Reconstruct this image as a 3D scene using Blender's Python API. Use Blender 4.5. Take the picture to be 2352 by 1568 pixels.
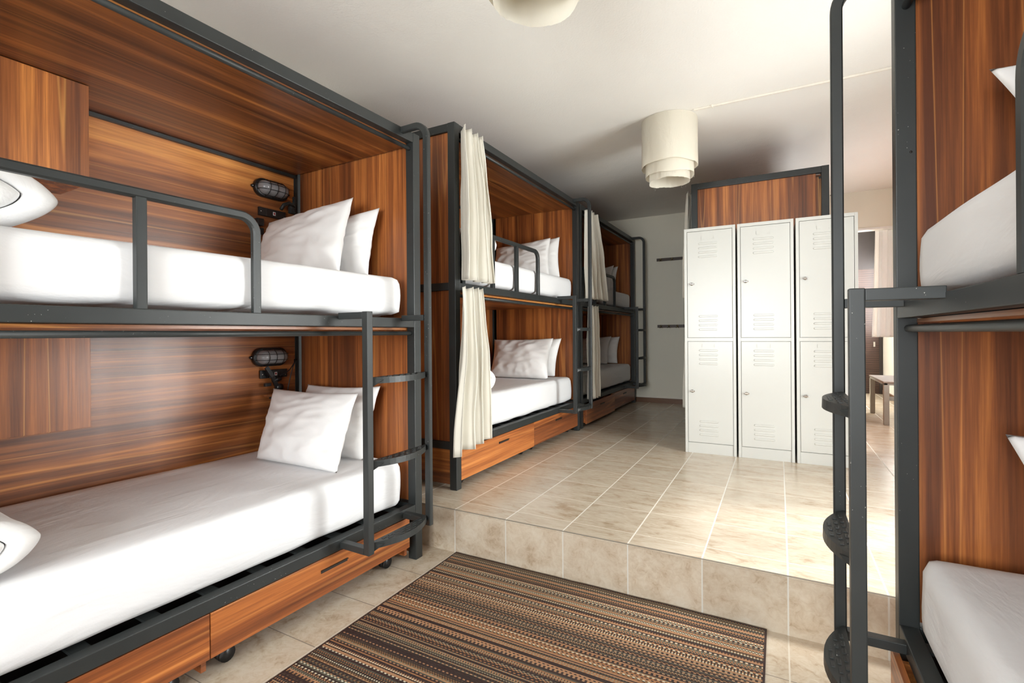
import bpy, bmesh, math, random
from mathutils import Vector, Matrix, noise
PI = math.pi
random.seed(7)
for o in list(bpy.data.objects):
    bpy.data.objects.remove(o)
scene = bpy.context.scene
COL = scene.collection

# ------------------------------------------------------------------ camera
F, CY, ROLL, YAW, HC = 1128.0, 767.0, math.radians(-0.42), math.radians(28.5), 1.27
cam_d = bpy.data.cameras.new('camera'); cam = bpy.data.objects.new('camera', cam_d); COL.objects.link(cam)
cam_d.sensor_width = 36.0; cam_d.sensor_fit = 'HORIZONTAL'
cam_d.lens = 36.0 * F / 2352.0
cam_d.shift_y = -(784.0 - CY) / 2352.0
cam_d.clip_start = 0.02
_s, _c = math.sin(YAW), math.cos(YAW)
right_l, fwd, up_l = Vector((_c, _s, 0)), Vector((-_s, _c, 0)), Vector((0, 0, 1))
_cr, _sr = math.cos(ROLL), math.sin(ROLL)
cx = right_l * _cr + up_l * _sr       # camera x axis in the world
cy = up_l * _cr - right_l * _sr
M = Matrix((cx, cy, -fwd)).transposed().to_4x4(); M.translation = Vector((0, 0, HC))
cam.matrix_world = M
scene.camera = cam

# ------------------------------------------------------------------ light and exposure
vs = scene.view_settings
vs.view_transform = 'Standard'; vs.look = 'None'; vs.gamma = 1.0; vs.use_curve_mapping = False
vs.exposure = 0.50
w = bpy.data.worlds.new('sky'); scene.world = w; w.use_nodes = True
w.node_tree.nodes['Background'].inputs[0].default_value = (0.86, 0.93, 1.0, 1)
w.node_tree.nodes['Background'].inputs[1].default_value = 2.5
try:
    scene.cycles.use_denoising = True
    scene.cycles.denoiser = 'OPENIMAGEDENOISE'
    scene.cycles.max_bounces = 9; scene.cycles.diffuse_bounces = 6
    scene.cycles.glossy_bounces = 3; scene.cycles.transmission_bounces = 4; scene.cycles.transparent_max_bounces = 8
    scene.cycles.sample_clamp_indirect = 6.0
    scene.cycles.caustics_reflective = False; scene.cycles.caustics_refractive = False
except Exception:
    pass

def daylight(name, loc, rot, sx, sy, power, color):
    l = bpy.data.lights.new(name, 'AREA'); l.shape = 'RECTANGLE'; l.size = sx; l.size_y = sy
    l.energy = power; l.color = color
    o = bpy.data.objects.new(name, l); COL.objects.link(o); o.location = loc; o.rotation_euler = rot
    return o
# daylight through the glass door on the right, the window behind the camera and the far-room window
DOOR_Y0, DOOR_Y1, DOOR_Z0, DOOR_Z1 = 2.45, 3.60, 0.25, 2.35
daylight('daylight_glass_door', (3.5, 3.3, 1.45), (0, PI/2, 0), 2.7, 4.0, 640, (0.97, 1.0, 0.975))
BW_X0, BW_X1, BW_Z0, BW_Z1 = -1.65, 0.25, 0.75, 2.25
daylight('daylight_back_window', ((BW_X0+BW_X1)/2, -2.32, (BW_Z0+BW_Z1)/2), (PI/2, 0, 0), BW_X1-BW_X0, BW_Z1-BW_Z0, 135, (0.95, 0.99, 1.0))
SW_Y0, SW_Y1, SW_Z0, SW_Z1 = -1.85, -0.40, 0.75, 2.25
daylight('daylight_side_window', (1.68, (SW_Y0+SW_Y1)/2, (SW_Z0+SW_Z1)/2), (0, PI/2, 0), SW_Z1-SW_Z0, SW_Y1-SW_Y0, 25, (0.98, 0.99, 1.0))
daylight('daylight_far_window', (1.68, 8.9, 1.85), (0, PI/2, 0), 1.2, 1.3, 190, (1.0, 1.0, 1.0))

sun_d = bpy.data.lights.new('sun', 'SUN'); sun_d.energy = 3.0; sun_d.angle = math.radians(9); sun_d.color = (1.0, 0.98, 0.95)
sun = bpy.data.objects.new('sun', sun_d); COL.objects.link(sun); sun.location = (4, 4, 5)
sun.rotation_euler = Vector((-1.0, -0.22, -1.0)).to_track_quat('-Z', 'Y').to_euler()
MW_Y0, MW_Y1, MW_Z0, MW_Z1 = 5.2, 6.6, 1.00, 1.95  # opening of an unseen window, added to lighten the far end
daylight('added_fill_middle', (1.68, (MW_Y0+MW_Y1)/2, (MW_Z0+MW_Z1)/2), (0, PI/2, 0), MW_Z1-MW_Z0, MW_Y1-MW_Y0, 34, (1.0, 0.99, 0.97))  # added fill light for the dim far ceiling, wall and last bunk

# ------------------------------------------------------------------ materials
def new_mat(name):
    m = bpy.data.materials.new(name); m.use_nodes = True
    nt = m.node_tree; return m, nt, nt.nodes, nt.links, nt.nodes['Principled BSDF']

def math_node(nt, op, a, b=None, c=None):
    n = nt.nodes.new('ShaderNodeMath'); n.operation = op
    for i, v in enumerate((a, b, c)):
        if v is None: continue
        if isinstance(v, (int, float)): n.inputs[i].default_value = v
        else: nt.links.new(v, n.inputs[i])
    return n.outputs[0]

def ramp(nt, fac, stops, interp='LINEAR'):
    r = nt.nodes.new('ShaderNodeValToRGB'); cr = r.color_ramp; cr.interpolation = interp
    while len(cr.elements) < len(stops): cr.elements.new(0.5)
    for e, (p, col) in zip(cr.elements, stops):
        e.position = p; e.color = (*col, 1)
    nt.links.new(fac, r.inputs[0]); return r.outputs[0]

def mixc(nt, fac, a, b, mode='MIX'):
    n = nt.nodes.new('ShaderNodeMix'); n.data_type = 'RGBA'; n.blend_type = mode
    for i, v in ((0, fac), (6, a), (7, b)):
        if isinstance(v, (int, float)): n.inputs[i].default_value = v
        elif isinstance(v, tuple): n.inputs[i].default_value = (*v, 1)
        else: nt.links.new(v, n.inputs[i])
    return n.outputs[2]

def noise_node(nt, vec, scale, detail=2, rough=0.5, distort=0.0):
    n = nt.nodes.new('ShaderNodeTexNoise'); n.inputs['Scale'].default_value = scale
    n.inputs['Detail'].default_value = detail; n.inputs['Roughness'].default_value = rough
    n.inputs['Distortion'].default_value = distort
    if vec is not None: nt.links.new(vec, n.inputs['Vector'])
    return n.outputs['Fac']

def bump(nt, height, strength, dist, bsdf):
    b = nt.nodes.new('ShaderNodeBump'); b.inputs['Strength'].default_value = strength
    b.inputs['Distance'].default_value = dist
    nt.links.new(height, b.inputs['Height']); nt.links.new(b.outputs[0], bsdf.inputs['Normal']); return b

def mapped(nt, scale, use_random=True, coord='Object'):
    tc = nt.nodes.new('ShaderNodeTexCoord'); mp = nt.nodes.new('ShaderNodeMapping')
    mp.inputs['Scale'].default_value = scale
    v = tc.outputs[coord]
    if use_random:
        oi = nt.nodes.new('ShaderNodeObjectInfo')
        va = nt.nodes.new('ShaderNodeVectorMath'); va.operation = 'ADD'
        r = math_node(nt, 'MULTIPLY', oi.outputs['Random'], 23.0)
        cb = nt.nodes.new('ShaderNodeCombineXYZ')
        for i in range(3): nt.links.new(r, cb.inputs[i])
        nt.links.new(v, va.inputs[0]); nt.links.new(cb.outputs[0], va.inputs[1]); v = va.outputs[0]
    nt.links.new(v, mp.inputs['Vector']); return mp.outputs[0]

def wood_mat(name, axis, tone=1.0, rough=0.32, ridges=0.0, red=1.0):
    m, nt, N, L, b = new_mat(name)
    k = 0.022
    sc = [1, 1, 1]; sc['xyz'.index(axis)] = k
    v = mapped(nt, sc)
    bands = noise_node(nt, v, 7.0, 2, 0.5, 0.08)
    mid = noise_node(nt, v, 24.0, 4, 0.65, 0.05)
    fine = noise_node(nt, v, 110.0, 4, 0.7)
    lines = noise_node(nt, v, 8.0, 1, 0.4, 0.03)
    t = math_node(nt, 'ADD', math_node(nt, 'MULTIPLY', bands, 0.52), math_node(nt, 'MULTIPLY', mid, 0.48))
    t = math_node(nt, 'ADD', t, math_node(nt, 'MULTIPLY', math_node(nt, 'SUBTRACT', fine, 0.5), 0.22))
    def c(r, g, bl): return (min(r*tone*red, 1), g*tone*.97, bl*tone*.80)
    col = ramp(nt, t, [(0.36, c(.070, .024, .012)), (0.44, c(.125, .044, .018)), (0.515, c(.200, .070, .025)), (0.585, c(.320, .122, .038)), (0.68, c(.47, .215, .072))])
    pk = math_node(nt, 'SUBTRACT', 1.0, math_node(nt, 'MULTIPLY', math_node(nt, 'ABSOLUTE', math_node(nt, 'SUBTRACT', lines, 0.55)), 75.0))
    pk = math_node(nt, 'MULTIPLY', math_node(nt, 'MAXIMUM', pk, 0.0), 0.38)
    col = mixc(nt, pk, col, c(.52, .25, .085))
    L.new(col, b.inputs['Base Color'])
    b.inputs['Roughness'].default_value = rough
    b.inputs['Coat Weight'].default_value = 0.05; b.inputs['Coat Roughness'].default_value = 0.25
    bump(nt, math_node(nt, 'ADD', fine, math_node(nt, 'MULTIPLY', mid, 0.5)), 0.12 + ridges, 0.0012, b)
    return m

def metal_mat(name, col, rough=0.42):
    m, nt, N, L, b = new_mat(name)
    v = mapped(nt, (1, 1, 1))
    n = noise_node(nt, v, 6, 3); f = noise_node(nt, v, 900, 1)
    chip = math_node(nt, 'MULTIPLY', math_node(nt, 'GREATER_THAN', noise_node(nt, v, 130, 2, 0.6), 0.735), math_node(nt, 'GREATER_THAN', noise_node(nt, v, 3.3, 1), 0.56))
    c0 = ramp(nt, n, [(0.3, tuple(c*0.88 for c in col)), (0.75, tuple(c*1.15 for c in col))])
    L.new(mixc(nt, chip, c0, (.42, .42, .38)), b.inputs['Base Color'])
    b.inputs['Roughness'].default_value = rough; b.inputs['Metallic'].default_value = 0.0
    b.inputs['Specular IOR Level'].default_value = 0.42
    bump(nt, f, 0.08, 0.0004, b)
    return m

def plain(name, col, rough=0.5, metallic=0.0, spec=0.5, var=1.0):
    m, nt, N, L, b = new_mat(name)
    v = mapped(nt, (1, 1, 1)); n = noise_node(nt, v, 14, 2)
    L.new(ramp(nt, n, [(0.3, tuple(c*(1-.06*var) for c in col)), (0.7, tuple(min(c*(1+.04*var), 1) for c in col))]), b.inputs['Base Color'])
    b.inputs['Roughness'].default_value = rough; b.inputs['Metallic'].default_value = metallic
    b.inputs['Specular IOR Level'].default_value = spec
    return m

def cloth_mat(name, col, wr=0.35, scale=9.0, trans=0.0, stretch=(1, 1, 1), dist=0.01):
    m, nt, N, L, b = new_mat(name)
    v = mapped(nt, stretch)
    n = noise_node(nt, v, scale, 4, 0.55, 0.6); wv = noise_node(nt, v, 700, 1)
    L.new(ramp(nt, n, [(0.25, tuple(c*0.97 for c in col)), (0.7, col)]), b.inputs['Base Color'])
    b.inputs['Roughness'].default_value = 0.85; b.inputs['Specular IOR Level'].default_value = 0.15
    b.inputs['Sheen Weight'].default_value = 0.08
    bump(nt, math_node(nt, 'ADD', n, math_node(nt, 'MULTIPLY', wv, 0.02)), wr, dist, b)
    if trans > 0:
        tr = N.new('ShaderNodeBsdfTranslucent'); tr.inputs[0].default_value = (*col, 1)
        mx = N.new('ShaderNodeMixShader'); mx.inputs[0].default_value = trans
        L.new(b.outputs[0], mx.inputs[1]); L.new(tr.outputs[0], mx.inputs[2])
        L.new(mx.outputs[0], N['Material Output'].inputs[0])
    return m

def tile_mat(name, gx, gy, wx, wy, axes='xy', streak=(1.0, 1.0, 1.0), grout=(.66, .62, .54), grout2=(.30, .25, .20), rough=0.24):
    """ceramic tiles: joints at gx + .339k (lines running along y, width wx) and gy + .339k"""
    m, nt, N, L, b = new_mat(name)
    g = N.new('ShaderNodeNewGeometry'); sp = N.new('ShaderNodeSeparateXYZ'); L.new(g.outputs['Position'], sp.inputs[0])
    a = sp.outputs['XYZ'.index(axes[0].upper())]; c = sp.outputs['XYZ'.index(axes[1].upper())]
    def joint(coord, off, width):
        u = math_node(nt, 'DIVIDE', math_node(nt, 'SUBTRACT', coord, off - 339.0), 0.339)
        fr = math_node(nt, 'FRACT', u)
        d = math_node(nt, 'MINIMUM', fr, math_node(nt, 'SUBTRACT', 1.0, fr))
        return math_node(nt, 'LESS_THAN', d, width / 0.339 / 2), math_node(nt, 'FLOOR', u)
    jx, ix = joint(a, gx, wx); jy, iy = joint(c, gy, wy)
    cb = N.new('ShaderNodeCombineXYZ'); L.new(ix, cb.inputs[0]); L.new(iy, cb.inputs[1])
    wn = N.new('ShaderNodeTexWhiteNoise'); wn.noise_dimensions = '3D'; L.new(cb.outputs[0], wn.inputs[0])
    va = N.new('ShaderNodeVectorMath'); va.operation = 'MULTIPLY_ADD'
    L.new(wn.outputs['Color'], va.inputs[0]); va.inputs[1].default_value = (7, 7, 7); L.new(g.outputs['Position'], va.inputs[2])
    mp = N.new('ShaderNodeMapping'); mp.inputs['Scale'].default_value = streak; L.new(va.outputs[0], mp.inputs[0])
    n1 = noise_node(nt, mp.outputs[0], 7, 6, 0.62, 0.9); n2 = noise_node(nt, mp.outputs[0], 30, 5, 0.65, 1.2)
    t = math_node(nt, 'ADD', math_node(nt, 'MULTIPLY', n1, 0.6), math_node(nt, 'MULTIPLY', n2, 0.4))
    col = ramp(nt, t, [(0.33, (.37, .268, .172)), (0.45, (.53, .435, .325)), (0.56, (.60, .52, .41)), (0.68, (.64, .575, .475))])
    vb = math_node(nt, 'MULTIPLY_ADD', wn.outputs['Value'], 0.08, 0.95)
    vm = N.new('ShaderNodeVectorMath'); vm.operation = 'SCALE'; L.new(col, vm.inputs[0]); L.new(vb, vm.inputs['Scale'])
    col = mixc(nt, jy, vm.outputs[0], grout2); col = mixc(nt, jx, col, grout)
    L.new(col, b.inputs['Base Color'])
    jj = math_node(nt, 'MAXIMUM', jx, jy)
    L.new(math_node(nt, 'ADD', math_node(nt, 'MULTIPLY', jj, 0.5), math_node(nt, 'MULTIPLY_ADD', n2, 0.12, rough - 0.05)), b.inputs['Roughness'])
    hgt = math_node(nt, 'SUBTRACT', math_node(nt, 'MULTIPLY', n1, 0.12), jj)
    bump(nt, hgt, 0.35, 0.0015, b)
    return m

def plaster_mat(name, col, scale=120, strength=0.35):
    m, nt, N, L, b = new_mat(name)
    g = N.new('ShaderNodeNewGeometry')
    n = noise_node(nt, g.outputs['Position'], 1.6, 3); f = noise_node(nt, g.outputs['Position'], scale, 3, 0.6); f2 = noise_node(nt, g.outputs['Position'], 9, 3, 0.5)
    L.new(ramp(nt, n, [(0.3, tuple(c*0.965 for c in col)), (0.7, col)]), b.inputs['Base Color'])
    b.inputs['Roughness'].default_value = 0.9; b.inputs['Specular IOR Level'].default_value = 0.2
    bump(nt, math_node(nt, 'ADD', f, math_node(nt, 'MULTIPLY', f2, 1.5)), strength, 0.004, b)
    return m

def rug_mat():
    m, nt, N, L, b = new_mat('woven_rug')
    g = N.new('ShaderNodeNewGeometry'); sp = N.new('ShaderNodeSeparateXYZ'); L.new(g.outputs['Position'], sp.inputs[0])
    x, y = sp.outputs[0], sp.outputs[1]
    u = math_node(nt, 'DIVIDE', math_node(nt, 'ADD', y, 10.0), 0.0058); row = math_node(nt, 'FLOOR', u)
    band = math_node(nt, 'FLOOR', math_node(nt, 'DIVIDE', row, 4.0))
    def wn(v, off=0.0):
        n = N.new('ShaderNodeTexWhiteNoise'); n.noise_dimensions = '1D'
        L.new(math_node(nt, 'ADD', v, off), n.inputs['W']); return n.outputs['Value']
    r1, r2, r3, rb = wn(row, 0.3), wn(row, 71.7), wn(row, 13.1), wn(band, 5.5)
    pal = [(0.0, (.030, .014, .012)), (0.24, (.33, .150, .066)), (0.42, (.060, .040, .026)), (0.54, (.235, .125, .055)), (0.68, (.085, .078, .055)), (0.80, (.40, .205, .105)), (0.92, (.045, .022, .018))]
    base = ramp(nt, math_node(nt, 'FRACT', math_node(nt, 'ADD', math_node(nt, 'MULTIPLY', r1, 0.55), rb)), pal, 'CONSTANT')
    alt = ramp(nt, r2, [(0.0, (.030, .014, .012)), (0.30, (.42, .24, .13)), (0.50, (.60, .56, .42)), (0.66, (.035, .020, .016)), (0.84, (.24, .21, .14))], 'CONSTANT')
    # dashes along x; neighbouring rows of a band share their phase
    per = math_node(nt, 'MULTIPLY_ADD', math_node(nt, 'GREATER_THAN', rb, 0.5), 0.007, 0.0115)
    ph = math_node(nt, 'FRACT', math_node(nt, 'ADD', math_node(nt, 'DIVIDE', math_node(nt, 'ADD', x, 9.0), per), math_node(nt, 'MULTIPLY', math_node(nt, 'GREATER_THAN', r3, 0.62), 0.5)))
    on = math_node(nt, 'MULTIPLY', math_node(nt, 'GREATER_THAN', ph, 0.5), math_node(nt, 'GREATER_THAN', r3, 0.22))
    col = mixc(nt, on, base, alt)
    # dark binding round the edge
    ed = math_node(nt, 'MAXIMUM', math_node(nt, 'GREATER_THAN', y, 2.332), math_node(nt, 'MAXIMUM', math_node(nt, 'GREATER_THAN', x, -0.060), math_node(nt, 'LESS_THAN', x, -1.644)))
    col = mixc(nt, ed, col, (.030, .012, .010))
    L.new(col, b.inputs['Base Color']); b.inputs['Roughness'].default_value = 0.6
    hx = math_node(nt, 'SINE', math_node(nt, 'MULTIPLY', ph, 2*PI)); hy = math_node(nt, 'SINE', math_node(nt, 'MULTIPLY', math_node(nt, 'FRACT', u), PI))
    bump(nt, math_node(nt, 'ADD', hy, math_node(nt, 'MULTIPLY', hx, 0.4)), 0.6, 0.0015, b)
    return m

def glass_mat():
    m, nt, N, L, b = new_mat('window_glass')
    tr = N.new('ShaderNodeBsdfTransparent'); gl = N.new('ShaderNodeBsdfGlossy'); gl.inputs['Roughness'].default_value = 0.02
    mx = N.new('ShaderNodeMixShader'); mx.inputs[0].default_value = 0.06
    L.new(tr.outputs[0], mx.inputs[1]); L.new(gl.outputs[0], mx.inputs[2]); L.new(mx.outputs[0], N['Material Output'].inputs[0])
    return m

def louvre_mat():
    m, nt, N, L, b = new_mat('dark_slatted_wood')
    g = N.new('ShaderNodeNewGeometry'); sp = N.new('ShaderNodeSeparateXYZ'); L.new(g.outputs['Position'], sp.inputs[0])
    s = math_node(nt, 'FRACT', math_node(nt, 'MULTIPLY', sp.outputs[2], 28.0))
    v = mapped(nt, (0.2, 1, 3)); n = noise_node(nt, v, 20, 3)
    t = math_node(nt, 'ADD', math_node(nt, 'MULTIPLY', s, 0.5), math_node(nt, 'MULTIPLY', n, 0.5))
    L.new(ramp(nt, t, [(0.2, (.020, .010, .008)), (0.8, (.085, .045, .032))]), b.inputs['Base Color'])
    b.inputs['Roughness'].default_value = 0.45; bump(nt, s, 0.5, 0.006, b); return m

MAT = dict(
    wood_y=wood_mat('walnut_laminate_lengthwise', 'y', 1.70, 0.30, 0.10),
    wood_z=wood_mat('walnut_laminate_upright', 'z', 1.28, 0.34, 0, 1.08),
    wood_cab=wood_mat('walnut_laminate_cabinet', 'z', 2.15, 0.33, 0.05),
    wood_x=wood_mat('walnut_laminate_crosswise', 'x', 1.35, 0.34),
    wood_top=wood_mat('walnut_laminate_canopy', 'y', 1.2, 0.30),
    wood_dr=wood_mat('walnut_laminate_drawer', 'y', 1.22, 0.33, 0, 1.15),
    wood_lt=wood_mat('pale_wood', 'y', 1.8, 0.5),
    metal=metal_mat('anthracite_powder_coat', (.026, .029, .0285)),
    black=plain('black_plastic', (.012, .012, .013), 0.35),
    dark=plain('dark_rubber', (.03, .03, .03), 0.6),
    sheet=cloth_mat('white_sheet', (.81, .81, .82), 0.45, 7.0, 0, (1.0, 0.30, 1.0), 0.022),
    pillow=cloth_mat('white_pillowcase', (.86, .855, .85), 0.22, 9.0, 0, (1, 1, 1), 0.010),
    duvet=cloth_mat('white_duvet', (.83, .83, .83), 0.55, 9.0, 0, (1, 1, 1), 0.02),
    curtain=cloth_mat('cream_curtain', (.78, .75, .665), 0.15, 6.0, 0.15, (1, 1, 0.3)),
    curtain_w=cloth_mat('white_voile', (.80, .78, .76), 0.25, 6.0, 0.35, (1, 1, 0.3)),
    shade=cloth_mat('cream_muslin', (.82, .78, .68), 0.55, 9.0, 0.35, (1, 1, .5), 0.02),
    locker=plain('white_locker_enamel', (.57, .575, .545), 0.26, 0, 0.4, 0.1),
    chrome=plain('chrome', (.62, .60, .57), 0.18, 1.0),
    brass=plain('aged_brass', (.30, .24, .13), 0.35, 1.0),
    hookwood=plain('dark_hook_board', (.050, .028, .018), 0.45),
    lamp_glass=plain('frosted_lamp_glass', (.26, .26, .27), 0.18),
    wall=plaster_mat('cream_plaster', (.76, .735, .635), 150, 0.25),
    wall_w=plaster_mat('white_plaster', (.82, .81, .78), 150, 0.2),
    ceiling=plaster_mat('ceiling_plaster', (.84, .825, .785), 85, 0.5),
    conduit=plain('white_conduit', (.80, .76, .68), 0.4),
    terracotta=plain('terracotta_skirting', (.16, .075, .036), 0.35),
    floor_up=tile_mat('beige_floor_tile', -1.667, 2.490, .0070, .0045, 'xy', (0.55, 1.6, 1), (.74, .71, .64), (.68, .63, .54)),
    floor_lo=tile_mat('beige_lower_tile', -1.667, 2.050, .0060, .0040, 'xy', (1, 1, 1), (.60, .55, .46), (.22, .18, .14)),
    riser=tile_mat('beige_riser_tile', -1.667, -0.10, .0065, .001, 'xz', (1, 1, 1), (.66, .64, .58), (.40, .36, .30), 0.4),
    rug=rug_mat(), glass=glass_mat(), louvre=louvre_mat(),
    frame_w=plain('white_window_frame', (.80, .80, .78), 0.4),
    bench=plain('limed_wood', (.30, .285, .25), 0.6),
    woven=plain('woven_leather', (.22, .17, .135), 0.6),
    slot=plain('dark_slot', (.02, .015, .012), 0.5),
    red=plain('socket_red', (.35, .03, .03), 0.5), pale=plain('socket_white', (.75, .75, .75), 0.4),
)

# ------------------------------------------------------------------ mesh helpers
class MB:
    """collects shapes into one mesh"""
    def __init__(s): s.v, s.f, s.m, s.sm = [], [], [], []
    def add(s, verts, faces, mi=0, smooth=False):
        b = len(s.v); s.v += [tuple(v) for v in verts]
        for f in faces: s.f.append([b+i for i in f]); s.m.append(mi); s.sm.append(smooth)
        return s
    def box(s, x0, x1, y0, y1, z0, z1, mi=0, bev=0.0):
        x0, x1 = sorted((x0, x1)); y0, y1 = sorted((y0, y1)); z0, z1 = sorted((z0, z1))
        if bev <= 0:
            v = [(x, y, z) for x in (x0, x1) for y in (y0, y1) for z in (z0, z1)]
            return s.add(v, [(0,1,3,2),(4,6,7,5),(0,4,5,1),(2,3,7,6),(0,2,6,4),(1,5,7,3)], mi)
        bm = bmesh.new(); bmesh.ops.create_cube(bm, size=1)
        for v in bm.verts: v.co = Vector(((x0+x1)/2 + v.co.x*(x1-x0), (y0+y1)/2 + v.co.y*(y1-y0), (z0+z1)/2 + v.co.z*(z1-z0)))
        bmesh.ops.bevel(bm, geom=list(bm.edges), offset=min(bev, .45*min(x1-x0, y1-y0, z1-z0)), segments=2, affect='EDGES', profile=0.6)
        bm.verts.index_update()
        s.add([v.co[:] for v in bm.verts], [[v.index for v in f.verts] for f in bm.faces], mi); bm.free(); return s
    def sweep(s, pts, prof, nrm=(0, 0, 1), closed=False, mi=0, smooth=True, caps=True):
        """sweep a profile [(a, b)...] along pts; a lies along side = tangent x nrm, b along the third axis"""
        pts = [Vector(p) for p in pts]; n = len(pts); k = len(prof); vs = []
        for i, p in enumerate(pts):
            if closed: t0 = (p - pts[i-1]).normalized(); t1 = (pts[(i+1) % n] - p).normalized()
            else:
                t0 = (p - pts[i-1]).normalized() if i else (pts[1]-p).normalized()
                t1 = (pts[i+1]-p).normalized() if i < n-1 else t0
            t = (t0 + t1).normalized(); cosh = max(0.3, t.dot(t0))
            nn = Vector(nrm); side = t.cross(nn)
            if side.length < 1e-4: side = t.cross(Vector((0.31, 0.9, 0.2)))
            side.normalize(); up = side.cross(t).normalized()
            for a, b in prof: vs.append(p + side*a/cosh + up*b)
        fs = []
        for i in range(n if closed else n-1):
            j = (i+1) % n
            for q in range(k): fs.append((i*k+q, i*k+(q+1) % k, j*k+(q+1) % k, j*k+q))
        if caps and not closed: fs += [tuple(range(k))[::-1], tuple((n-1)*k+q for q in range(k))]
        return s.add(vs, fs, mi, smooth)
    def rod(s, p, q, r, seg=12, mi=0): return s.tube([p, q], r, seg, mi)
    def tube(s, pts, r, seg=10, mi=0, closed=False):
        d = (Vector(pts[1]) - Vector(pts[0])).normalized()
        nrm = (0, 0, 1) if abs(d.z) < 0.8 else (1, 0, 0)
        return s.sweep(pts, [(r*math.cos(2*PI*i/seg), r*math.sin(2*PI*i/seg)) for i in range(seg)], nrm, closed, mi, True)
    def square(s, pts, a, b, nrm, mi=0, c=0.003):
        a /= 2; b /= 2
        pr = [(-a, -b+c), (-a+c, -b), (a-c, -b), (a, -b+c), (a, b-c), (a-c, b), (-a+c, b), (-a, b-c)]
        return s.sweep(pts, pr, nrm, False, mi, False)
    def build(s, name, mat, parent=None, smooth=None, bevel=0.0):
        me = bpy.data.meshes.new(name); me.from_pydata(s.v, [], s.f)
        mats = mat if isinstance(mat, (list, tuple)) else [mat]
        for mm in mats: me.materials.append(mm)
        for p, mi, sm in zip(me.polygons, s.m, s.sm):
            p.material_index = mi; p.use_smooth = sm if smooth is None else smooth
        bm = bmesh.new(); bm.from_mesh(me); bmesh.ops.recalc_face_normals(bm, faces=bm.faces); bm.to_mesh(me); bm.free()
        o = bpy.data.objects.new(name, me); COL.objects.link(o)
        if parent: o.parent = parent
        if bevel > 0:
            bv = o.modifiers.new('edge', 'BEVEL'); bv.width = bevel; bv.segments = 2; bv.limit_method = 'ANGLE'
        return o

def tag(o, label=None, cat=None, group=None, kind=None):
    if label: o['label'] = label
    if cat: o['category'] = cat
    if group: o['group'] = group
    if kind: o['kind'] = kind
    return o
def empty(name, loc, rz=0.0):
    o = bpy.data.objects.new(name, None); COL.objects.link(o); o.location = loc; o.rotation_euler = (0, 0, rz); o.empty_display_size = 0.1
    return o
def copy_tree(o, parent=None):
    c = o.copy(); COL.objects.link(c)
    if parent: c.parent = parent
    for ch in list(o.children): copy_tree(ch, c)
    return c
def struct(name, mb, mat, **k):
    o = mb.build(name, mat, **k); o['kind'] = 'structure'; return o
def arc(c, u, v, r, a0, a1, n=8):
    c, u, v = Vector(c), Vector(u), Vector(v)
    return [c + u*r*math.cos(a0+(a1-a0)*i/n) + v*r*math.sin(a0+(a1-a0)*i/n) for i in range(n+1)]

# ------------------------------------------------------------------ room shell
XL, XR, YB, YF, ZC, ZS, YS = -2.99, 1.49, -2.15, 7.33, 2.985, 0.25, 2.355
OPX, OPZ, YE = 0.84, 2.53, 9.95      # opening in the far wall, end of the room beyond
mb = MB(); mb.box(XL-.1, XR+.1, YB-.1, YS, -.12, 0, 0)
v0 = mb
mb.add([(XL-.1, YS, -.12), (XR+.1, YS, -.12), (XR+.1, YE+.1, -.12), (XL-.1, YE+.1, -.12), (XL-.1, YS, ZS-.004), (XR+.1, YS, ZS-.004), (XR+.1, YE+.1, ZS), (XL-.1, YE+.1, ZS), (XL-.1, YS+.004, ZS), (XR+.1, YS+.004, ZS)],
       [(0, 1, 5, 4)], 2)
mb.add([(XL-.1, YS, ZS-.004), (XR+.1, YS, ZS-.004), (XR+.1, YS+.004, ZS), (XL-.1, YS+.004, ZS)], [(0, 1, 2, 3)], 3)
mb.add([(XL-.1, YS+.004, ZS), (XR+.1, YS+.004, ZS), (XR+.1, YE+.1, ZS), (XL-.1, YE+.1, ZS)], [(0, 1, 2, 3)], 1)
struct('floor', mb, [MAT['floor_lo'], MAT['floor_up'], MAT['riser'], plain('worn_step_edge', (.20, .175, .14), 0.6)])
struct('ceiling', MB().box(XL-.1, XR+.1, YB-.1, YE+.1, ZC, ZC+.1), MAT['ceiling'])
struct('wall_left', MB().box(XL-.12, XL, YB-.1, YE+.1, 0, ZC), MAT['wall'])
# right wall with the glass door and the window of the room beyond
FW_Y0, FW_Y1, FW_Z0, FW_Z1 = 8.25, 9.6, 1.2, 2.45
mb = MB()
mb.box(XR, XR+.12, YB-.1, SW_Y0, 0, ZC); mb.box(XR, XR+.12, SW_Y0, SW_Y1, 0, SW_Z0); mb.box(XR, XR+.12, SW_Y0, SW_Y1, SW_Z1, ZC); mb.box(XR, XR+.12, SW_Y1, DOOR_Y0, 0, ZC); mb.box(XR, XR+.12, DOOR_Y0, DOOR_Y1, DOOR_Z1, ZC); mb.box(XR, XR+.12, DOOR_Y0, DOOR_Y1, 0, ZS)
mb.box(XR, XR+.12, DOOR_Y1, MW_Y0, 0, ZC); mb.box(XR, XR+.12, MW_Y0, MW_Y1, 0, MW_Z0); mb.box(XR, XR+.12, MW_Y0, MW_Y1, MW_Z1, ZC); mb.box(XR, XR+.12, MW_Y1, FW_Y0, 0, ZC); mb.box(XR, XR+.12, FW_Y0, FW_Y1, 0, FW_Z0); mb.box(XR, XR+.12, FW_Y0, FW_Y1, FW_Z1, ZC); mb.box(XR, XR+.12, FW_Y1, YE+.1, 0, ZC)
struct('wall_right', mb, MAT['wall_w'])
mb = MB()
mb.box(XL, BW_X0, YB-.12, YB, 0, ZC); mb.box(BW_X1, XR, YB-.12, YB, 0, ZC); mb.box(BW_X0, BW_X1, YB-.12, YB, 0, BW_Z0); mb.box(BW_X0, BW_X1, YB-.12, YB, BW_Z1, ZC)
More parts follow.
